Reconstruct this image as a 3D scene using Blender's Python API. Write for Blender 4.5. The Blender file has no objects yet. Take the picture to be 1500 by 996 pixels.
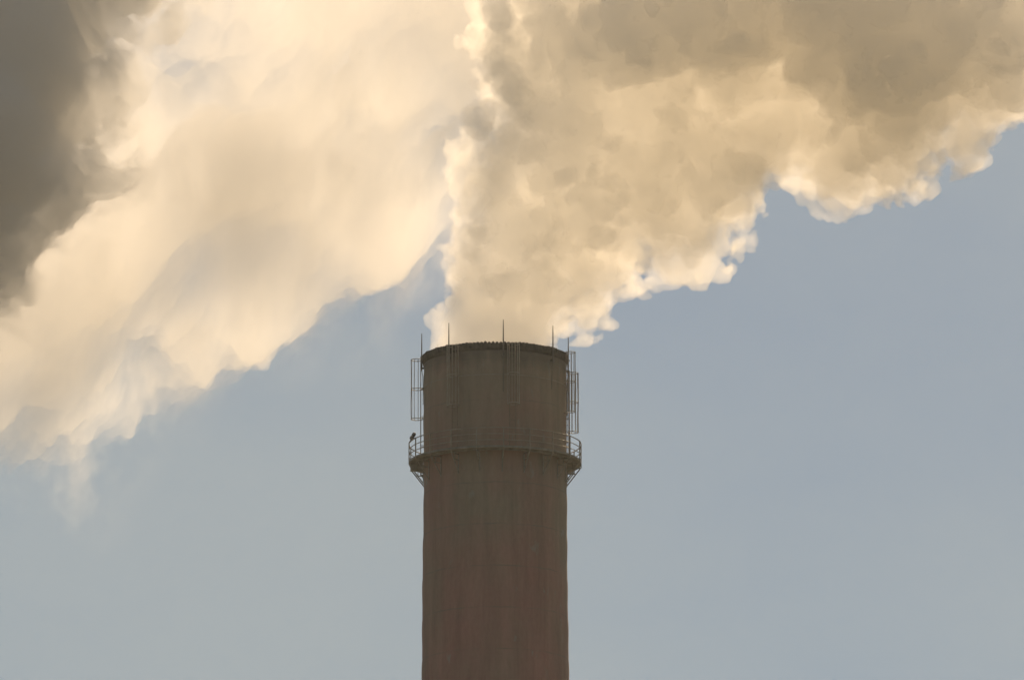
import bpy, bmesh, math, random
import numpy as np
from mathutils import Matrix, Vector

R = math.radians
C = bpy.context.scene.collection
scene = bpy.context.scene

# ------------------------------------------------------------------ camera
CAM_POS = Vector((0.0, -550.0, 1.7))
F_PX = 15078.0                       # focal length in pixels of the 1500 px wide photograph
PITCH, YAW, ROLL = 12.24, 0.0965, -0.05
cam = bpy.data.cameras.new('camera')
cam.sensor_width = 36.0
cam.lens = 36.0 * F_PX / 1500.0
cam.clip_start, cam.clip_end = 1.0, 60000.0
cam_o = bpy.data.objects.new('camera', cam)
CAM_ROT = Matrix.Rotation(R(-YAW), 4, 'Z') @ Matrix.Rotation(R(90 + PITCH), 4, 'X') @ Matrix.Rotation(R(ROLL), 4, 'Z')
cam_o.matrix_world = Matrix.Translation(CAM_POS) @ CAM_ROT
C.objects.link(cam_o)
scene.camera = cam_o

# ------------------------------------------------------------------ sky and sun
SUN_AZ, SUN_EL = 9.0, 34.0         # degrees right of the view direction (+Y), degrees above the horizon
w = bpy.data.worlds.new('World'); scene.world = w; w.use_nodes = True
nt = w.node_tree; nt.nodes.clear()
sky = nt.nodes.new('ShaderNodeTexSky'); sky.sky_type = 'NISHITA'; sky.sun_disc = False
sky.sun_elevation = R(SUN_EL); sky.sun_rotation = R(SUN_AZ)
sky.altitude = 100.0; sky.air_density = 1.0; sky.dust_density = 0.35; sky.ozone_density = 0.0
bg = nt.nodes.new('ShaderNodeBackground'); bg.inputs["Strength"].default_value = 0.0325
wo = nt.nodes.new('ShaderNodeOutputWorld')
# faint high veil that whitens the sky unevenly
stc = nt.nodes.new('ShaderNodeTexCoord')
smp = nt.nodes.new('ShaderNodeMapping'); smp.inputs['Scale'].default_value = (1.0, 1.0, 2.2)
snz = nt.nodes.new('ShaderNodeTexNoise'); snz.inputs['Scale'].default_value = 13.0; snz.inputs['Detail'].default_value = 5.0; snz.inputs['Roughness'].default_value = 0.5
srp = nt.nodes.new('ShaderNodeValToRGB'); srp.color_ramp.elements[0].position = 0.34; srp.color_ramp.elements[1].position = 0.70
srp.color_ramp.elements[0].color = (0.0, 0.0, 0.0, 1); srp.color_ramp.elements[1].color = (0.50, 0.50, 0.50, 1)
smx = nt.nodes.new('ShaderNodeMix'); smx.data_type = 'RGBA'; smx.inputs[7].default_value = (10.3, 11.1, 10.9, 1)
nt.links.new(stc.outputs['Generated'], smp.inputs['Vector']); nt.links.new(smp.outputs[0], snz.inputs['Vector']); nt.links.new(snz.outputs[0], srp.inputs[0])
nt.links.new(srp.outputs[0], smx.inputs[0]); nt.links.new(sky.outputs[0], smx.inputs[6])
nt.links.new(smx.outputs[2], bg.inputs[0]); nt.links.new(bg.outputs[0], wo.inputs[0])

sun = bpy.data.lights.new('sun', 'SUN'); sun.energy = 5.0; sun.angle = R(0.5); sun.color = (1.0, 0.748, 0.475)
sun_o = bpy.data.objects.new('sun', sun)
SUN_DIR = Vector((math.sin(R(SUN_AZ)) * math.cos(R(SUN_EL)), math.cos(R(SUN_AZ)) * math.cos(R(SUN_EL)), math.sin(R(SUN_EL))))
sun_o.rotation_euler = SUN_DIR.to_track_quat('Z', 'Y').to_euler()
sun_o.location = (0, 0, 200)
C.objects.link(sun_o)

vs = scene.view_settings
scene.display_settings.display_device = 'sRGB'
vs.view_transform = 'Standard'; vs.look = 'None'; vs.gamma = 1.0; vs.exposure = 0.28; vs.use_curve_mapping = False

cy = scene.cycles
cy.max_bounces = 16; cy.volume_bounces = 16; cy.transparent_max_bounces = 96
cy.use_denoising = True; cy.denoiser = 'OPENIMAGEDENOISE'
cy.use_adaptive_sampling = True; cy.adaptive_threshold = 0.02; cy.adaptive_min_samples = 16
cy.sample_clamp_indirect = 6.0
cy.use_auto_tile = False


# ------------------------------------------------------------------ helpers
def mat(name):
    m = bpy.data.materials.new(name); m.use_nodes = True
    n = m.node_tree; n.nodes.clear()
    out = n.nodes.new('ShaderNodeOutputMaterial')
    return m, n, out

def obj(name, bm, material, parent=None, smooth=False):
    me = bpy.data.meshes.new(name)
    bm.normal_update(); bm.to_mesh(me); bm.free()
    if smooth:
        me.shade_smooth()
    me.materials.append(material)
    o = bpy.data.objects.new(name, me); C.objects.link(o)
    if parent: o.parent = parent
    return o

def empty(name, loc, parent=None):
    o = bpy.data.objects.new(name, None); o.location = loc; C.objects.link(o)
    if parent: o.parent = parent
    return o

def tag(o, label=None, cat=None, group=None, kind=None):
    for k, v in (('label', label), ('category', cat), ('group', group), ('kind', kind)):
        if v: o[k] = v
    return o

def tube(bm, pts, r, n=8, closed=False):
    """a round bar along pts; r is one radius or one per point"""
    pts = [Vector(p) for p in pts]; m = len(pts)
    rs = r if isinstance(r, (list, tuple)) else [r] * m
    rings = []
    up = None
    for i, p in enumerate(pts):
        a = pts[(i - 1) % m] if (closed or i > 0) else p
        b = pts[(i + 1) % m] if (closed or i < m - 1) else p
        t = (b - a).normalized()
        if up is None:
            up = Vector((0, 0, 1)) if abs(t.z) < 0.9 else Vector((1, 0, 0))
        u = (up - t * up.dot(t)).normalized(); v = t.cross(u); up = u
        rings.append([bm.verts.new(p + (u * math.cos(2 * math.pi * k / n) + v * math.sin(2 * math.pi * k / n)) * rs[i]) for k in range(n)])
    for i in range(m if closed else m - 1):
        A, B = rings[i], rings[(i + 1) % m]
        for k in range(n):
            bm.faces.new((A[k], A[(k + 1) % n], B[(k + 1) % n], B[k]))
    if not closed:
        bm.faces.new(rings[0][::-1]); bm.faces.new(rings[-1])

def box(bm, c, s, rot=None):
    M = Matrix.Translation(Vector(c)) @ (rot.to_4x4() if rot else Matrix.Identity(4)) @ Matrix.Diagonal((s[0], s[1], s[2], 1.0))
    bmesh.ops.create_cube(bm, size=1.0, matrix=M)

def lathe(bm, prof, n=128, a0=0.0, mod=None):
    """closed profile [(r, z)...] turned about the axis; mod(angle, i) adds to radius and height"""
    rings = []
    for k in range(n):
        a = a0 + 2 * math.pi * k / n
        ring = []
        for i, (r, z) in enumerate(prof):
            dr, dz = mod(a, i) if mod else (0, 0)
            ring.append(bm.verts.new(((r + dr) * math.sin(a), -(r + dr) * math.cos(a), z + dz)))
        rings.append(ring)
    m = len(prof)
    for k in range(n):
        A, B = rings[k], rings[(k + 1) % n]
        for i in range(m):
            j = (i + 1) % m
            bm.faces.new((A[i], B[i], B[j], A[j]))

def pol(r, deg, z):
    """a point at radius r round the chimney; 0 degrees faces the camera, 90 is to the right"""
    a = R(deg)
    return Vector((r * math.sin(a), -r * math.cos(a), z))

def unproject(px, py, y):
    """the point at depth y that stands at pixel (px, py) of the 1500 x 996 photograph"""
    d = CAM_ROT.to_3x3() @ Vector(((px - 750.0) / F_PX, (498.0 - py) / F_PX, -1.0))
    return CAM_POS + d * ((y - CAM_POS.y) / d.y)


# ------------------------------------------------------------------ materials
def metal_mat(name, col, var=0.4, rough=0.65):
    m, n, out = mat(name)
    b = n.nodes.new('ShaderNodeBsdfPrincipled'); b.inputs['Roughness'].default_value = rough
    tc = n.nodes.new('ShaderNodeTexCoord')
    nz = n.nodes.new('ShaderNodeTexNoise'); nz.inputs['Scale'].default_value = 3.0; nz.inputs['Detail'].default_value = 6
    r = n.nodes.new('ShaderNodeValToRGB')
    r.color_ramp.elements[0].position = 0.35; r.color_ramp.elements[1].position = 0.68
    r.color_ramp.elements[0].color = (*[c * (1 - var) for c in col], 1)
    r.color_ramp.elements[1].color = (*col, 1)
    n.links.new(tc.outputs['Object'], nz.inputs['Vector']); n.links.new(nz.outputs[0], r.inputs[0])
    n.links.new(r.outputs[0], b.inputs['Base Color']); n.links.new(b.outputs[0], out.inputs[0])
    return m

def shaft_mat():
    m, n, out = mat('weathered_brick_red')
    L = n.links.new
    def N(t, **kw):
        x = n.nodes.new(t)
        for k, v in kw.items(): setattr(x, k, v)
        return x
    tc = N('ShaderNodeTexCoord')
    def noise(scale, vec=(1, 1, 1), detail=5, rough=0.55, dist=0.0):
        mp = N('ShaderNodeMapping'); mp.inputs['Scale'].default_value = vec
        L(tc.outputs['Object'], mp.inputs['Vector'])
        z = N('ShaderNodeTexNoise'); z.inputs['Scale'].default_value = scale; z.inputs['Detail'].default_value = detail
        z.inputs['Roughness'].default_value = rough; z.inputs['Distortion'].default_value = dist
        L(mp.outputs[0], z.inputs['Vector']); return z.outputs[0]
    def ramp(src, p0, p1, c0, c1):
        r = N('ShaderNodeValToRGB'); e = r.color_ramp.elements
        e[0].position, e[1].position = p0, p1
        e[0].color = (*c0, 1); e[1].color = (*c1, 1)
        L(src, r.inputs[0]); return r.outputs[0]
    def mix(f, a, b, mode='MIX'):
        x = N('ShaderNodeMix', data_type='RGBA', blend_type=mode)
        if isinstance(f, float): x.inputs[0].default_value = f
        else: L(f, x.inputs[0])
        for s, v in ((6, a), (7, b)):
            if isinstance(v, tuple): x.inputs[s].default_value = (*v, 1)
            else: L(v, x.inputs[s])
        return x.outputs[2]
    def math_(op, a, b=0.0, c=0.0):
        x = N('ShaderNodeMath', operation=op)
        for s, v in ((0, a), (1, b), (2, c)):
            if isinstance(v, (int, float)): x.inputs[s].default_value = v
            else: L(v, x.inputs[s])
        return x.outputs[0]
    # patchy red and olive paint, streaked downward
    big = noise(0.22, (1, 1, 0.6), 4)
    sepz = N('ShaderNodeSeparateXYZ'); L(tc.outputs['Object'], sepz.inputs[0])
    hgt = math_('MULTIPLY_ADD', math_('SUBTRACT', 112.5, sepz.outputs[2]), 0.022, big)
    col = ramp(hgt, 0.42, 0.78, (0.26, 0.215, 0.165), (0.35, 0.17, 0.15))
    streak = noise(1.4, (1, 1, 0.10), 6, 0.6)
    col = mix(0.85, col, ramp(streak, 0.32, 0.68, (0.70, 0.71, 0.70), (1.10, 1.06, 1.03)), 'MULTIPLY')
    fine = noise(5.0, (1, 1, 0.5), 8, 0.7)
    col = mix(0.5, col, ramp(fine, 0.30, 0.72, (0.78, 0.78, 0.78), (1.12, 1.12, 1.12)), 'MULTIPLY')
    # worn spots where grey render shows
    spot = noise(1.3, (1, 1, 0.38), 5, 0.55, 0.5)
    col = mix(ramp(spot, 0.63, 0.69, (0, 0, 0), (0.5, 0.5, 0.5)), col, (0.24, 0.26, 0.225))
    # pour joints every 2.3 m
    sep = N('ShaderNodeSeparateXYZ'); L(tc.outputs['Object'], sep.inputs[0])
    wob = noise(1.2, (1, 1, 1), 3)
    zz = math_('MULTIPLY_ADD', wob, 0.16, sep.outputs[2])
    ph = math_('FRACT', math_('DIVIDE', math_('ADD', zz, 0.95), 2.29))
    dist = math_('ABSOLUTE', math_('SUBTRACT', ph, 0.5))
    jn = ramp(dist, 0.004, 0.022, (1, 1, 1), (0, 0, 0))
    brk = ramp(noise(0.9, (1, 1, 0.3), 4), 0.36, 0.58, (0.0, 0.0, 0.0), (0.6, 0.6, 0.6))
    col = mix(mix(1.0, jn, brk, 'MULTIPLY'), col, (0.16, 0.145, 0.125))
    # soot around the mouth
    sz = math_('MULTIPLY_ADD', noise(0.9, (1, 1, 0.25), 5), 1.7, sep.outputs[2])
    soot = ramp(math_('MULTIPLY', math_('SUBTRACT', sz, 119.1), 0.5), 0.22, 0.62, (0, 0, 0), (0.72, 0.72, 0.72))
    col = mix(soot, col, (0.085, 0.078, 0.066))
    b = N('ShaderNodeBsdfPrincipled'); b.inputs['Roughness'].default_value = 0.85
    bump = N('ShaderNodeBump'); bump.inputs['Strength'].default_value = 0.35; bump.inputs['Distance'].default_value = 0.05
    L(fine, bump.inputs['Height']); L(bump.outputs[0], b.inputs['Normal'])
    L(col, b.inputs['Base Color']); L(b.outputs[0], out.inputs[0])
    return m

M_SHAFT = shaft_mat()
M_SOOT = metal_mat('sooty_masonry', (0.075, 0.068, 0.058), 0.5, 0.9)
M_STEEL = metal_mat('painted_steel', (0.31, 0.275, 0.22), 0.3)
M_PALE = metal_mat('galvanised_steel', (0.37, 0.335, 0.275), 0.25)
M_RUST = metal_mat('rusty_steel', (0.24, 0.18, 0.14), 0.3)
M_DARK = metal_mat('dark_steel', (0.14, 0.13, 0.12), 0.3)
M_DECK = metal_mat('deck_plate', (0.26, 0.245, 0.21), 0.35)

def smoke_mat(name, density, color, aniso, skin=0.02, absorb=(0, 0, 0)):
    m, n, out = mat(name)
    v = n.nodes.new('ShaderNodeVolumePrincipled')
    v.inputs['Color'].default_value = (*color, 1)
    v.inputs['Absorption Color'].default_value = (*absorb, 1)
    v.inputs['Density'].default_value = density
    v.inputs['Anisotropy'].default_value = aniso
    n.links.new(v.outputs[0], out.inputs['Volume'])
    t = n.nodes.new('ShaderNodeBsdfTransparent')
    d = n.nodes.new('ShaderNodeBsdfTranslucent'); d.inputs['Color'].default_value = (0.85, 0.82, 0.76, 1)
    x = n.nodes.new('ShaderNodeMixShader'); x.inputs[0].default_value = skin
    n.links.new(t.outputs[0], x.inputs[1]); n.links.new(d.outputs[0], x.inputs[2]); n.links.new(x.outputs[0], out.inputs['Surface'])
    return m


# ------------------------------------------------------------------ ground
gm, gn, gout = mat('dry_ground')
gb = gn.nodes.new('ShaderNodeBsdfPrincipled'); gb.inputs['Roughness'].default_value = 0.95
gz = gn.nodes.new('ShaderNodeTexNoise'); gz.inputs['Scale'].default_value = 0.05; gz.inputs['Detail'].default_value = 8
gt = gn.nodes.new('ShaderNodeTexCoord')
gr = gn.nodes.new('ShaderNodeValToRGB'); gr.color_ramp.elements[0].color = (0.06, 0.065, 0.04, 1); gr.color_ramp.elements[1].color = (0.14, 0.12, 0.085, 1)
gn.links.new(gt.outputs['Object'], gz.inputs['Vector']); gn.links.new(gz.outputs[0], gr.inputs[0]); gn.links.new(gr.outputs[0], gb.inputs['Base Color']); gn.links.new(gb.outputs[0], gout.inputs[0])
bm = bmesh.new(); bmesh.ops.create_grid(bm, x_segments=8, y_segments=8, size=20000)
tag(obj('ground', bm, gm), kind='structure')


# ------------------------------------------------------------------ chimney
H, RT = 120.0, 3.90
ZD = 114.14                                    # platform deck level
def radius(z):
    return RT if z > 113.0 else RT + (113.0 - z) * 0.0095

chimney = tag(empty('chimney', (0, 0, 0)), 'tall round red brown chimney with sooty rim and railed platform, smoke rising from its mouth', 'chimney')
bm = bmesh.new()
prof = [(radius(0), 0.0)]
for z in [20, 40, 60, 80, 90, 95, 98] + [100 + 0.25 * i for i in range(79)]:
    prof.append((radius(z), z))
prof += [(RT, 119.62), (RT - 0.42, 119.62), (RT - 0.42, 100.0), (RT - 0.42, 60), (RT - 0.42, 0)]
rs = random.Random(4)
def wob(a, i):
    z = prof[i][1]
    if i >= len(prof) - 4 or z < 100: return 0, 0
    ph = ((z + 0.95) / 2.29) % 1.0
    d = min(abs(ph - 0.5), 1)
    return (-0.012 if d < 0.06 else 0.0) + 0.012 * math.sin(z * 2.74 + 3 * math.sin(a)) + 0.010 * math.sin(3 * a + z * 0.7), 0
lathe(bm, prof, 160, 0, wob)
obj('shaft', bm, M_SHAFT, chimney, True)

# scalloped rim course
bm = bmesh.new()
n_sc = 116
rim = [(RT - 0.43, 119.62), (RT - 0.43, 119.93), (RT - 0.36, 119.99), (RT - 0.15, 120.01), (RT + 0.02, 119.98), (RT + 0.075, 119.90), (RT + 0.06, 119.80), (RT + 0.03, 119.62)]
jit = [rs.uniform(0.8, 1.15) for _ in range(n_sc)]
def sc(a, i):
    u = a / (2 * math.pi) * n_sc
    s = abs(math.sin(math.pi * u)) ** 0.7 * jit[int(u) % n_sc]
    if i in (2, 3, 4, 5): return 0.06 * s, 0.11 * s
    if i == 6: return 0.03 * s, 0
    return 0, 0
lathe(bm, rim, n_sc * 8, 0, sc)
obj('rim', bm, M_SOOT, chimney, True)

# steel hoop round the shaft under the rim
bm = bmesh.new()
lathe(bm, [(RT + 0.012, 118.25), (RT + 0.03, 118.25), (RT + 0.03, 118.29), (RT + 0.012, 118.29)], 128)
obj('hoop', bm, M_STEEL, chimney)

# platform
N_POST = 20
A0 = -12.4
RO = 4.68
bm = bmesh.new()
lathe(bm, [(RT + 0.03, ZD - 0.05), (RO, ZD - 0.05), (RO, ZD), (RT + 0.03, ZD)], 120)
lathe(bm, [(RO + 0.001, ZD - 0.06), (RO + 0.02, ZD - 0.06), (RO + 0.02, ZD + 0.05), (RO + 0.001, ZD + 0.05)], 120)
lathe(bm, [(4.30, ZD - 0.14), (4.36, ZD - 0.14), (4.36, ZD - 0.052), (4.30, ZD - 0.052)], 120)
deck = obj('platform', bm, M_DECK, chimney)
def ring_pts(r, z, n=120):
    return [pol(r, 360.0 * k / n, z) for k in range(n)]
bm = bmesh.new()
for z, r in ((1.03, 0.030), (0.69, 0.025), (0.36, 0.025)):
    pts = []
    for k in range(N_POST):                    # straight rails from post to post, slightly bowed out
        a, b = A0 + 18 * k, A0 + 18 * (k + 1)
        for q in range(4):
            pts.append(pol(RO + 0.03 - 0.02 * math.sin(math.pi * q / 4), a + (b - a) * q / 4, ZD + z))
    tube(bm, pts, r, 6, True)
obj('railing', bm, M_STEEL, deck)
for k in range(N_POST):
    a = A0 + 18 * k
    bm = bmesh.new()
    rot = Matrix.Rotation(R(a), 3, 'Z')
    box(bm, pol(RO + 0.035, a, ZD + 0.43), (0.055, 0.05, 1.24), rot)
    obj('post', bm, M_STEEL, deck)
    bm = bmesh.new()
    ri = radius(ZD - 1.2) + 0.012
    for s in (-1, 1):
        tube(bm, [pol(ri + 0.02, a, ZD - 1.18), pol(RO - 0.02, a, ZD - 0.22)], 0.032, 6)
        break
    mid = (ri + RO) / 2
    box(bm, pol(mid, a, ZD - 0.185), (0.05, RO - ri, 0.07), rot)
    box(bm, pol(ri + 0.02, a, ZD - 0.70), (0.06, 0.04, 1.10), rot)
    box(bm, pol(ri + 0.26, a, ZD - 0.52), (0.045, 0.50, 0.05), rot)
    box(bm, pol(ri + 0.40, a, ZD - 0.37), (0.03, 0.03, 0.32), rot)
    obj('bracket', bm, M_DECK, deck)
bm = bmesh.new()                               # junction box slung under the deck
box(bm, pol(4.45, -86, ZD - 0.30), (0.55, 0.34, 0.34), Matrix.Rotation(R(-86), 3, 'Z'))
obj('junction_box', bm, M_DECK, deck)

# caged ladders
def ladder(az, dz, w_cage=0.33, up=0.0, low=0.0):
    rc = RT + 0.36
    c = pol(rc, az, 0)
    rad = pol(1, az, 0); tan = Vector((rad.y, -rad.x, 0))
    bm = bmesh.new()
    zt = 119.95 + dz + up
    base = pol(RT + 0.16, az, 0)
    for s in (-1, 1):
        off = tan * (0.17 * s)
        tube(bm, [base + off + Vector((0, 0, ZD + 0.02)), base + off + Vector((0, 0, zt))], 0.022, 6)
        for zb in (115.1, 116.7, 118.3, 119.6):
            tube(bm, [base + off + Vector((0, 0, zb)), pol(RT - 0.01, az, zb) + off], 0.016, 5)
    z = ZD + 0.35
    while z < zt - 0.05:
        tube(bm, [base - tan * 0.17 + Vector((0, 0, z)), base + tan * 0.17 + Vector((0, 0, z))], 0.011, 5)
        z += 0.31
    lad = obj('ladder', bm, M_RUST, chimney)
    bm = bmesh.new()
    rr = random.Random(int(az * 10))
    for zc in (119.9, 118.27, 116.6):
        tube(bm, [c + (rad * math.cos(t) + tan * math.sin(t)) * w_cage + Vector((0, 0, zc + dz + up)) for t in (2 * math.pi * k / 24 for k in range(24))], 0.022, 6, True)
    for t in (-100, -62, -28, 0, 28, 62, 100):
        d = rad * math.cos(R(t)) + tan * math.sin(R(t))
        pts = []
        ph = rr.uniform(0, 6); am = rr.uniform(0.0, 0.022)
        for q in range(13):
            u = q / 12
            bow = am * math.sin(2 * math.pi * u + ph) * math.sin(math.pi * u)
            pts.append(c + d * (w_cage + bow) + Vector((0, 0, 116.6 + (119.9 - 116.6) * u + dz + up)))
        tube(bm, pts, 0.016, 5)
    obj('cage', bm, M_PALE, lad)
ladder(-90.0, 0.0)
ladder(-32.6, 0.0)
ladder(13.6, 0.0)
ladder(75.0, 0.18, 0.27)
ladder(94.0, -0.68, 0.30)

# lightning rods with their clamps and down leads
for k in range(8):
    az = 6.4 + 45 * k
    bm = bmesh.new()
    tube(bm, [pol(RT + 0.13, az, 119.2), pol(RT + 0.13, az, 120.1), pol(RT + 0.13, az, 120.75), pol(RT + 0.13, az, 121.28)], [0.036, 0.036, 0.028, 0.018], 8)
    rod = obj('lightning_rod', bm, M_DARK, chimney)
    rot = Matrix.Rotation(R(az), 3, 'Z')
    for z in (119.35, 119.95):
        bm = bmesh.new()
        box(bm, pol(RT + 0.10, az, z), (0.13, 0.20, 0.09), rot)
        obj('clamp', bm, M_DARK, rod)
    bm = bmesh.new()
    tube(bm, [pol(RT + 0.13, az, 119.21), pol(RT + 0.07, az, 118.9), pol(RT + 0.05, az, 118.0), pol(RT + 0.05, az, 117.3 + 0.5 * math.sin(k * 2.1))], 0.018, 6)
    obj('cable', bm, M_DARK, rod)

# obstruction lamp on the railing
lamp = tag(empty('warning_lamp', pol(RO + 0.03, -78.5, ZD + 1.05)), 'small dark tilted lamp clamped on top of the platform railing', 'lamp')
tilt = Matrix.Rotation(R(28), 3, 'Y')
def lofted(name, prof, m, tilt):
    bm = bmesh.new()
    n = 16; rings = []
    for r, z in prof:
        rings.append([bm.verts.new(tilt @ Vector((r * math.cos(2 * math.pi * k / n), r * math.sin(2 * math.pi * k / n), z))) for k in range(n)])
    for A, B in zip(rings, rings[1:]):
        for k in range(n): bm.faces.new((A[k], A[(k + 1) % n], B[(k + 1) % n], B[k]))
    bm.faces.new(rings[0][::-1]); bm.faces.new(rings[-1])
    o = obj(name, bm, m, lamp, True); return o
lofted('stem', [(0.035, -0.12), (0.035, 0.10)], M_DARK, tilt)
lofted('housing', [(0.05, 0.08), (0.11, 0.10), (0.125, 0.16), (0.12, 0.27), (0.08, 0.30)], M_DARK, tilt)
lofted('lens', [(0.075, 0.301), (0.105, 0.33), (0.11, 0.42), (0.085, 0.49), (0.03, 0.53)], M_DARK, tilt)


# ------------------------------------------------------------------ smoke
def up_matrix(n_f, h_f, cell, off):
    """cubic B-spline weights that spread coarse lattice values (spacing cell) over n_f samples (spacing h_f)"""
    x = np.arange(n_f) * h_f / cell + off
    i = np.floor(x).astype(int); f = (x - i)
    n_c = i.max() + 4
    W = np.zeros((n_f, n_c), np.float32)
    ws = ((1 - f) ** 3 / 6, (3 * f ** 3 - 6 * f ** 2 + 4) / 6, (-3 * f ** 3 + 3 * f ** 2 + 3 * f + 1) / 6, f ** 3 / 6)
    for k, q in enumerate(ws):
        W[np.arange(n_f), i + k] = q
    return W

def lattice_noise(rng, shape, h, cell):
    """smooth noise with unit variance; cell is one size or one per axis"""
    cell = cell if isinstance(cell, tuple) else (cell,) * 3
    Ws = [up_matrix(n, h, c, rng.random()) for n, c in zip(shape, cell)]
    g = rng.standard_normal([W.shape[1] for W in Ws]).astype(np.float32)
    g = np.tensordot(Ws[0], g, (1, 0))
    g = np.einsum('bj,ajk->abk', Ws[1], g, optimize=True)
    g = np.matmul(g, Ws[2].T)
    return g / g.std()

def surface_net(f, org, h):
    """closed quad mesh of f < 0 on a grid (numpy surface nets)"""
    s = f < 0
    nx, ny, nz = f.shape
    cnt = np.zeros((nx - 1, ny - 1, nz - 1), np.int8)
    for a in (0, 1):
        for b in (0, 1):
            for c in (0, 1):
                cnt += s[a:nx - 1 + a, b:ny - 1 + b, c:nz - 1 + c]
    act = (cnt > 0) & (cnt < 8)
    del cnt
    I = np.argwhere(act)
    idx = np.full(act.shape, -1, np.int32); idx[act] = np.arange(len(I))
    P = np.zeros((len(I), 3), np.float64); K = np.zeros(len(I))
    cor = [(a, b, c) for a in (0, 1) for b in (0, 1) for c in (0, 1)]
    val = {q: f[I[:, 0] + q[0], I[:, 1] + q[1], I[:, 2] + q[2]].astype(np.float64) for q in cor}
    for q in cor:
        for ax in range(3):
            if q[ax]: continue
            r = list(q); r[ax] = 1; r = tuple(r)
            a, b = val[q], val[r]
            cr = (a < 0) != (b < 0)
            t = np.where(cr, a / np.where(cr, a - b, 1), 0)
            pt = np.tile(np.array(q, float), (len(I), 1)); pt[:, ax] = t
            P += pt * cr[:, None]; K += cr
    V = (I + P / K[:, None]) * h + np.array(org)
    quads = []
    for ax in range(3):
        o1, o2 = [k for k in range(3) if k != ax]
        sl = [slice(None)] * 3; sl2 = [slice(None)] * 3
        sl[ax] = slice(0, -1); sl2[ax] = slice(1, None)
        e = s[tuple(sl)] != s[tuple(sl2)]
        E = np.argwhere(e)
        E = E[(E[:, o1] > 0) & (E[:, o2] > 0) & (E[:, o1] < f.shape[o1] - 1) & (E[:, o2] < f.shape[o2] - 1)]
        neg = s[E[:, 0], E[:, 1], E[:, 2]]
        def at(d1, d2):
            q = E.copy(); q[:, o1] += d1; q[:, o2] += d2
            return idx[q[:, 0], q[:, 1], q[:, 2]]
        Q = np.stack([at(-1, -1), at(0, -1), at(0, 0), at(-1, 0)], 1)
        flip = neg if ax != 1 else ~neg
        Q[~flip] = Q[~flip][:, ::-1]
        quads.append(Q)
    return V, np.concatenate(quads)

def net_object(name, V, Q, material):
    me = bpy.data.meshes.new(name)
    me.vertices.add(len(V)); me.vertices.foreach_set('co', V.astype(np.float32).ravel())
    me.loops.add(Q.size); me.loops.foreach_set('vertex_index', Q.astype(np.int32).ravel())
    me.polygons.add(len(Q)); me.polygons.foreach_set('loop_start', np.arange(0, Q.size, Q.shape[1], dtype=np.int32))
    me.update(calc_edges=True)
    me.shade_smooth()
    me.materials.append(material)
    o = bpy.data.objects.new(name, me); C.objects.link(o)
    return o

def smin_into(f, org, h, c, r, k, squash=(1, 1, 1), warp=None):
    """smooth union of f with an ellipsoidal puff"""
    ext = [r * q + k + 3.0 for q in squash]
    lo = [max(0, int((c[i] - ext[i] - org[i]) / h)) for i in range(3)]
    hi = [min(f.shape[i], int((c[i] + ext[i] - org[i]) / h) + 2) for i in range(3)]
    if any(a >= b for a, b in zip(lo, hi)): return
    sl = tuple(slice(a, b) for a, b in zip(lo, hi))
    ax = [((np.arange(a, b) * h + org[i] - c[i]) / squash[i]).astype(np.float32) for i, (a, b) in enumerate(zip(lo, hi))]
    if warp is None:
        d = np.sqrt(ax[0][:, None, None] ** 2 + ax[1][None, :, None] ** 2 + ax[2][None, None, :] ** 2) - r
    else:
        d = np.sqrt((ax[0][:, None, None] + warp[0][sl]) ** 2 + (ax[1][None, :, None] + warp[1][sl]) ** 2 + (ax[2][None, None, :] + warp[2][sl]) ** 2) - r
    g = f[sl]
    hh = np.clip(0.5 + 0.5 * (g - d) / k, 0, 1)
    f[sl] = g * (1 - hh) + d * hh - k * hh * (1 - hh)

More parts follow.
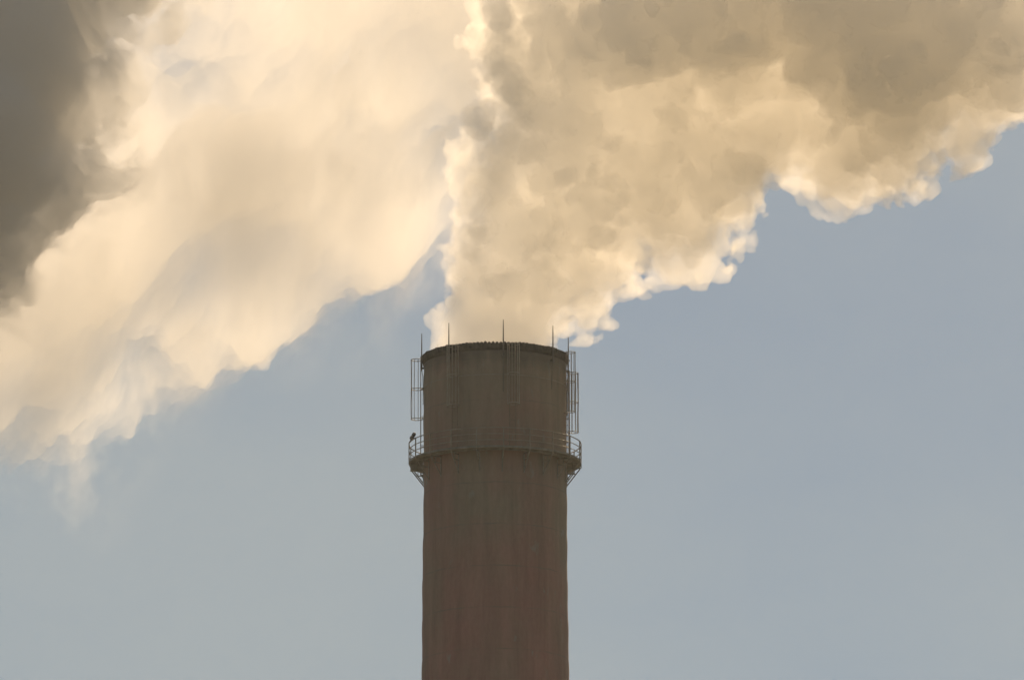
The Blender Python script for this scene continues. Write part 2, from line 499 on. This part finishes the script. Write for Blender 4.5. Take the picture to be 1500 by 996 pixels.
def build_cloud(name, puffs, org, size, h, octaves, warp_amp, warp_cell, material, seed, k=0.6, amp_of=None, squash=(1, 1, 1), shrink=0.0, mouth=None):
    rng = np.random.default_rng(seed)
    shape = tuple(int(s / h) for s in size)
    f = np.full(shape, 50.0, np.float32)
    warp = [lattice_noise(rng, shape, h, warp_cell) * warp_amp for _ in range(3)] if warp_amp else None
    if warp and amp_of is not None:
        ww = amp_of(*[np.arange(n) * h + o for n, o in zip(shape, org)])
        warp = [q * ww for q in warp]
    for c, r, *deep in puffs:
        smin_into(f, org, h, c, r, k, (1, deep[0], 1) if deep else squash, warp)
    del warp
    disp = np.zeros(shape, np.float32)
    for cell, amp, billow in octaves:
        nse = lattice_noise(rng, shape, h, cell)
        disp += amp * ((np.abs(nse) * 1.2 - 0.8) if billow else nse)
    if amp_of is not None:
        aw = amp_of(*[np.arange(n) * h + o for n, o in zip(shape, org)])
        disp = (disp - shrink) * aw; shrink = 0.0
    f -= disp
    f += shrink
    del disp
    if mouth is not None:                       # the smoke fills the flue and clears the rim before it spreads
        x, y, z = [np.arange(n) * h + o for n, o in zip(shape, org)]
        pipe = np.hypot(x[:, None], y[None, :])[:, :, None] - (mouth + np.maximum(0, z - 120.02) * 0.35 + np.maximum(0, z - 121.35) * 25.0)[None, None, :]
        f = np.maximum(f, pipe.astype(np.float32))
    for ax in range(3):
        sl = [slice(None)] * 3
        for e in (0, -1):
            sl[ax] = e; f[tuple(sl)] = np.maximum(f[tuple(sl)], 0.3)
    V, Q = surface_net(f, org, h)
    lab = np.arange(len(V))                     # shreds torn off by the noise are dropped
    while True:
        m = lab[Q].min(1); new = lab.copy()
        for c in range(4): np.minimum.at(new, Q[:, c], m)
        new = new[new]
        if (new == lab).all(): break
        lab = new
    cnt = np.bincount(lab, minlength=len(V))
    Q = Q[lab[Q[:, 0]] == cnt.argmax()]
    used = np.zeros(len(V), bool); used[Q] = True
    V = V[used]; Q = (np.cumsum(used) - 1)[Q]
    print(name, 'verts', len(V))
    return net_object(name, V, Q, material)


def inside(poly, x, y):
    c = np.zeros(x.shape, bool); n = len(poly)
    for i in range(n):
        (x0, y0), (x1, y1) = poly[i], poly[(i + 1) % n]
        if y0 == y1: continue
        c ^= ((y0 > y) != (y1 > y)) & (x < (x1 - x0) * (y - y0) / (y1 - y0) + x0)
    return c

def edge_dist(poly, x, y):
    d = np.full(x.shape, 1e9); n = len(poly)
    for i in range(n):
        a = np.array(poly[i], float); b = np.array(poly[(i + 1) % n], float); e = b - a
        t = np.clip(((x - a[0]) * e[0] + (y - a[1]) * e[1]) / max(e @ e, 1e-9), 0, 1)
        d = np.minimum(d, np.hypot(x - a[0] - t * e[0], y - a[1] - t * e[1]))
    return d

def fill_puffs(poly, rmax, rmin, step, scale, depth, rng, slack=0.55):
    """balls that fill the side view of a cloud: as large as its outline allows, each at its own depth"""
    P = np.array(poly, float)
    X, Y = np.meshgrid(np.arange(P[:, 0].min(), P[:, 0].max(), step), np.arange(P[:, 1].min(), P[:, 1].max(), step))
    X, Y = X.ravel(), Y.ravel()
    ok = inside(poly, X, Y); X, Y = X[ok], Y[ok]
    D = np.minimum(edge_dist(poly, X, Y), rmax)
    free = np.ones(len(X), bool); out = []
    order = np.argsort(-(D + rng.uniform(0, 6, len(D))))
    for i in order:
        if not free[i] or D[i] < rmin: continue
        dx, dy, r = X[i], Y[i], D[i] * rng.uniform(0.96, 1.04)
        free &= np.hypot(X - dx, Y - dy) > r * slack
        out.append((unproject(dx, dy, depth(dx, dy, r / scale)), r / scale))
    return out

# outline of the plume from the mouth up the left side, over the top and back along the underside
OUT = [(632, 520), (634, 495), (642, 445), (650, 410), (662, 350), (664, 295), (672, 232), (708, 185), (748, 138), (738, 85), (708, 20), (690, -40), (680, -190),
       (1640, -190), (1640, 120), (1560, 165), (1500, 183), (1474, 196), (1452, 209), (1431, 203), (1411, 229), (1390, 218), (1371, 231), (1382, 196), (1360, 222),
       (1358, 250), (1364, 275), (1336, 299), (1289, 297), (1251, 294), (1235, 310), (1199, 315), (1190, 289), (1169, 281), (1157, 294), (1138, 322), (1127, 324), (1116, 338), (1114, 354),
       (1095, 364), (1088, 358), (1059, 371), (1017, 390), (989, 390), (976, 377), (945, 378), (934, 400), (914, 412), (908, 460), (884, 484), (856, 479), (846, 472), (828, 492), (820, 520)]
rng = np.random.default_rng(17)
def plume_depth(px, py, r):
    d = -0.004 * max(0, px - 760) + 2.5 * math.sin(px * 0.011 + 1.0) * min(1, max(0, (500 - py) / 200))
    lift = min(1.0, max(0.0, (480 - py) / 150.0))
    return d * lift + lift * rng.uniform(-1, 1) * max(0.3, 0.55 * (3.6 - r))
puffs = [(unproject(725, 560, 0), 3.05), (unproject(726, 530, 0), 3.2), (unproject(727, 500, 0), 3.35)]
puffs += fill_puffs(OUT, 118, 5, 6, 26.8, plume_depth, rng)
# masses that hang over the near side, and the far side bulge that the sun comes through
for px, py, r, y in [(960, 70, 110, -6.5), (880, 90, 90, -5), (1050, 20, 140, -7), (1150, -30, 150, -6), (1280, 120, 100, -5.5), (1330, 60, 120, -6), (1240, 180, 55, -4.5), (1000, -90, 150, -7), (820, 200, 60, -3.5), (1300, 110, 125, -8), (1400, 30, 130, -8), (1480, 50, 90, -6), (1250, 0, 150, -9), (1330, 190, 60, -5), (1000, 20, 130, -8)]:
    puffs.append((unproject(px, py, y), r / 26.8))
edge_x = unproject(835, 400, 0).x               # the rising column is round, the drifting part deeper than it is tall
puffs = [(c, r, 1.75 if c.x > 15 and c.z > 132.5 else 1.38 if c.x > edge_x or c.z > 133 else 1.08 + 0.45 * min(1, max(0, (c.z - 123) / 5))) for c, r in puffs]
for px, py, r, y in [(842, 452, 30, 0), (866, 442, 40, 0.5), (855, 412, 55, 0.5), (884, 452, 25, 0.5), (900, 425, 18, 0.5), (905, 380, 40, 1), (1000, 350, 32, 1), (1085, 325, 28, 1), (1145, 275, 34, 0), (1185, 255, 30, 0), (1125, 300, 22, 0)]:
    puffs.append((unproject(px, py, y), r / 26.8, 1.5))
for px, py, r, y in [(722, 225, 40, 3.5), (722, 230, 40, -2.5), (700, 280, 34, 2.5), (700, 285, 34, -2), (760, 150, 50, 4), (765, 140, 50, -3), (765, 60, 52, 4), (765, 50, 52, -4), (740, 190, 40, 0), (752, 100, 34, 0), (735, 20, 44, 0), (690, 240, 26, 0), (676, 320, 22, 0), (668, 380, 22, 0)]:
    puffs.append((unproject(px, py, y), r / 26.8, 2.3))
M_PLUME = smoke_mat('steam', 0.36, (0.997, 0.984, 0.954), 0.36)
def calm(x, y, z):
    r = np.hypot(x[:, None], y[None, :])[:, :, None]
    return np.clip(np.maximum((z - 119.9)[None, None, :] / 4.0, (r - 3.6) / 3.0), 0.05, 1).astype(np.float32)
plume = build_cloud('smoke_plume', puffs, (-7.0, -15.0, 119.3), (44.0, 27.0, 30.0), 0.105,
    [(3.0, 0.36, False), (1.6, 0.52, True), (0.8, 0.38, True), (0.42, 0.22, True), (0.24, 0.13, True)], 0.36, 4.0, M_PLUME, 3, 0.5, calm, shrink=0.60, mouth=3.42)
tag(plume, 'thick tan smoke plume billowing out of the chimney mouth', 'smoke plume')



def vnoise(x, z, seed):
    """value noise at any coordinates, about -1 to 1"""
    rr = np.random.default_rng(seed); T = rr.uniform(-1, 1, (256, 256))
    i, k = np.floor(x).astype(int), np.floor(z).astype(int); u, v = x - i, z - k
    u, v = u * u * u * (u * (u * 6 - 15) + 10), v * v * v * (v * (v * 6 - 15) + 10)
    t = lambda a, b: T[(i + a) % 256, (k + b) % 256]
    return (t(0, 0) * (1 - u) + t(1, 0) * u) * (1 - v) + (t(0, 1) * (1 - u) + t(1, 1) * u) * v

def fbm(x, z, seed, octaves=6, gain=0.5):
    s, a = 0, 1.0
    for q in range(octaves):
        c, d = math.cos(0.6 * q), math.sin(0.6 * q)
        s = s + a * vnoise((x * c - z * d) * 2 ** q + 7.3 * q, (x * d + z * c) * 2 ** q + 3.1 * q, seed + q); a *= gain
    return s

def drifting_cloud(name, blobs, y0, scale, material, x_rng, z_rng, h, seed, thick, thr, namp, cell, tilt=58, stretch=2.0, soft=1.5, swirl=4.0, billow=0.0, sat=2.0, gain=0.6):
    """a cloud bank whose thickness fades to nothing at its edges; blobs are (px, py, half width px, half height px, weight, tilt)"""
    X, Z = np.meshgrid(np.arange(*x_rng, h), np.arange(*z_rng, h), indexing='ij')
    wx = X + swirl * fbm(X / 10, Z / 10, seed + 50, 6, gain - 0.04); wz = Z + swirl * fbm(X / 10, Z / 10, seed + 70, 6, gain - 0.04)
    F = np.zeros(X.shape)
    for px, py, hw, hh, wt, tl in blobs:
        c = unproject(px, py, y0); a = R(tl)
        dx, dz = wx - c.x, wz - c.z
        F += wt * np.exp(-(((dx * math.cos(a) + dz * math.sin(a)) * scale / hw) ** 2 + ((-dx * math.sin(a) + dz * math.cos(a)) * scale / hh) ** 2))
    a = R(tilt)
    sx, sz = (wx * math.cos(a) + wz * math.sin(a)) / stretch, -wx * math.sin(a) + wz * math.cos(a)
    nz = fbm(sx / cell, sz / cell, seed, 7, gain)
    if billow: nz = nz * (1 - billow) + billow * (1.0 - 2.2 * np.abs(fbm(wx / cell / 1.3, wz / cell / 1.3, seed + 9, 5, 0.5)))
    F = F + namp * nz * np.minimum(1, F * 1.8) - thr
    T = np.clip(F, 0, None)
    T = thick * (1 - np.exp(-sat * T ** soft))
    edge = np.minimum.reduce([X - X.min(), X.max() - X, Z - Z.min(), Z.max() - Z]) / 6.0
    T *= np.clip(edge, 0, 1)
    Y0 = y0 + 6.0 * fbm(X / 22, Z / 22, seed + 30, 3) + 0.5 * fbm(X / 3, Z / 3, seed + 33, 4)
    sp = 0.5 + 0.22 * fbm(X / 9, Z / 9, seed + 40, 3)
    Yf, Yb = Y0 - T * sp, Y0 + T * (1 - sp)
    on = T > 0.03
    quad = on[:-1, :-1] | on[1:, :-1] | on[:-1, 1:] | on[1:, 1:]
    use = np.zeros(T.shape, bool)
    for p in (0, 1):
        for q in (0, 1):
            use[p:use.shape[0] - 1 + p, q:use.shape[1] - 1 + q] |= quad
    fi = np.full(T.shape, -1); fi[use] = np.arange(use.sum()); n1 = int(use.sum())
    bi = fi.copy(); bi[on] = n1 + np.arange(on.sum())
    V = np.concatenate([np.stack([X[use], Yf[use], Z[use]], 1), np.stack([X[on], Yb[on], Z[on]], 1)])
    I, K = np.nonzero(quad)
    tris = []
    for (p1, q1), (p2, q2), (p3, q3) in (((0, 0), (1, 0), (1, 1)), ((0, 0), (1, 1), (0, 1))):
        ok = on[I + p1, K + q1] | on[I + p2, K + q2] | on[I + p3, K + q3]
        i, k = I[ok], K[ok]
        for A, flip in ((fi, 1), (bi, -1)):
            tris.append(np.stack([A[i + p1, k + q1], A[i + p2, k + q2], A[i + p3, k + q3]], 1)[:, ::flip])
    return net_object(name, V, np.concatenate(tris), material)

M_FAR = smoke_mat('drifting_smoke', 0.072, (0.990, 0.974, 0.943), 0.36, 0.001)
cl = drifting_cloud('smoke_cloud', [
    (330, 170, 260, 170, 1.0, 35), (580, 90, 200, 180, 0.9, 20), (160, 360, 230, 120, 0.95, 40), (20, 500, 190, 140, 0.72, 50),
    (460, 320, 140, 100, 0.7, 45), (150, 600, 80, 130, 0.52, -10), (350, 430, 120, 90, 0.68, 50), (600, 310, 90, 80, 0.55, 20), (10, 630, 150, 130, 0.45, 60), (270, 530, 70, 90, 0.45, 0),
    (100, 150, 200, 200, 0.7, 30), (-120, 300, 180, 200, 0.8, 0), (700, 150, 120, 170, 0.8, 0), (300, -60, 300, 120, 0.8, 0), (690, -40, 140, 140, 0.8, 0), (540, 370, 130, 75, 0.5, 40), (430, 460, 90, 70, 0.45, 50), (620, 350, 80, 80, 0.4, 0), (540, 450, 150, 80, 0.30, 30), (320, 370, 150, 90, 0.5, 40), (60, 640, 150, 110, 0.18, 40)],
    150, 21.06, M_FAR, (-49.0, 10.0), (104.0, 200.0), 0.17, 3, 36.0, 0.02, 0.42, 3.6, 66, 2.0, 2.15, 1.3, 0.1, 0.40, 0.585)
tag(cl, 'pale cream smoke cloud drifting thinly across the sky behind the chimney', 'smoke cloud')
M_DSM = smoke_mat('dark_smoke', 0.26, (0.85, 0.85, 0.845), 0.15, 0.001)
ds = drifting_cloud('dark_smoke_cloud', [
    (-55, 60, 200, 220, 1.3, 30), (-95, 290, 165, 170, 1.3, 40), (100, -60, 210, 150, 1.2, 35), (15, 190, 110, 110, 0.6, 40), (-200, 150, 200, 260, 1.3, 0), (60, -200, 260, 140, 1.2, 0), (-60, 400, 80, 90, 0.6, 40), (-40, 50, 120, 120, 0.8, 0)],
    110, 22.3, M_DSM, (-52.0, -10.0), (118.0, 196.0), 0.14, 15, 34.0, 0.30, 0.60, 3.4, 55, 1.3, 2.6, 1.2, 0.25, 0.45)
tag(ds, 'dense dark grey smoke cloud in front of the pale drifting smoke', 'smoke cloud')

# ------------------------------------------------------------------ haze
HAZE = 0.00004
hm, hn, hout = mat('haze_air')
hv = hn.nodes.new('ShaderNodeVolumePrincipled')
hv.inputs['Color'].default_value = (0.90, 0.96, 0.97, 1); hv.inputs['Density'].default_value = HAZE; hv.inputs['Anisotropy'].default_value = 0.5
hn.links.new(hv.outputs[0], hout.inputs['Volume'])
bm = bmesh.new()
box(bm, (0, -200, 111), (700, 1000, 224))
tag(obj('haze', bm, hm), kind='stuff')
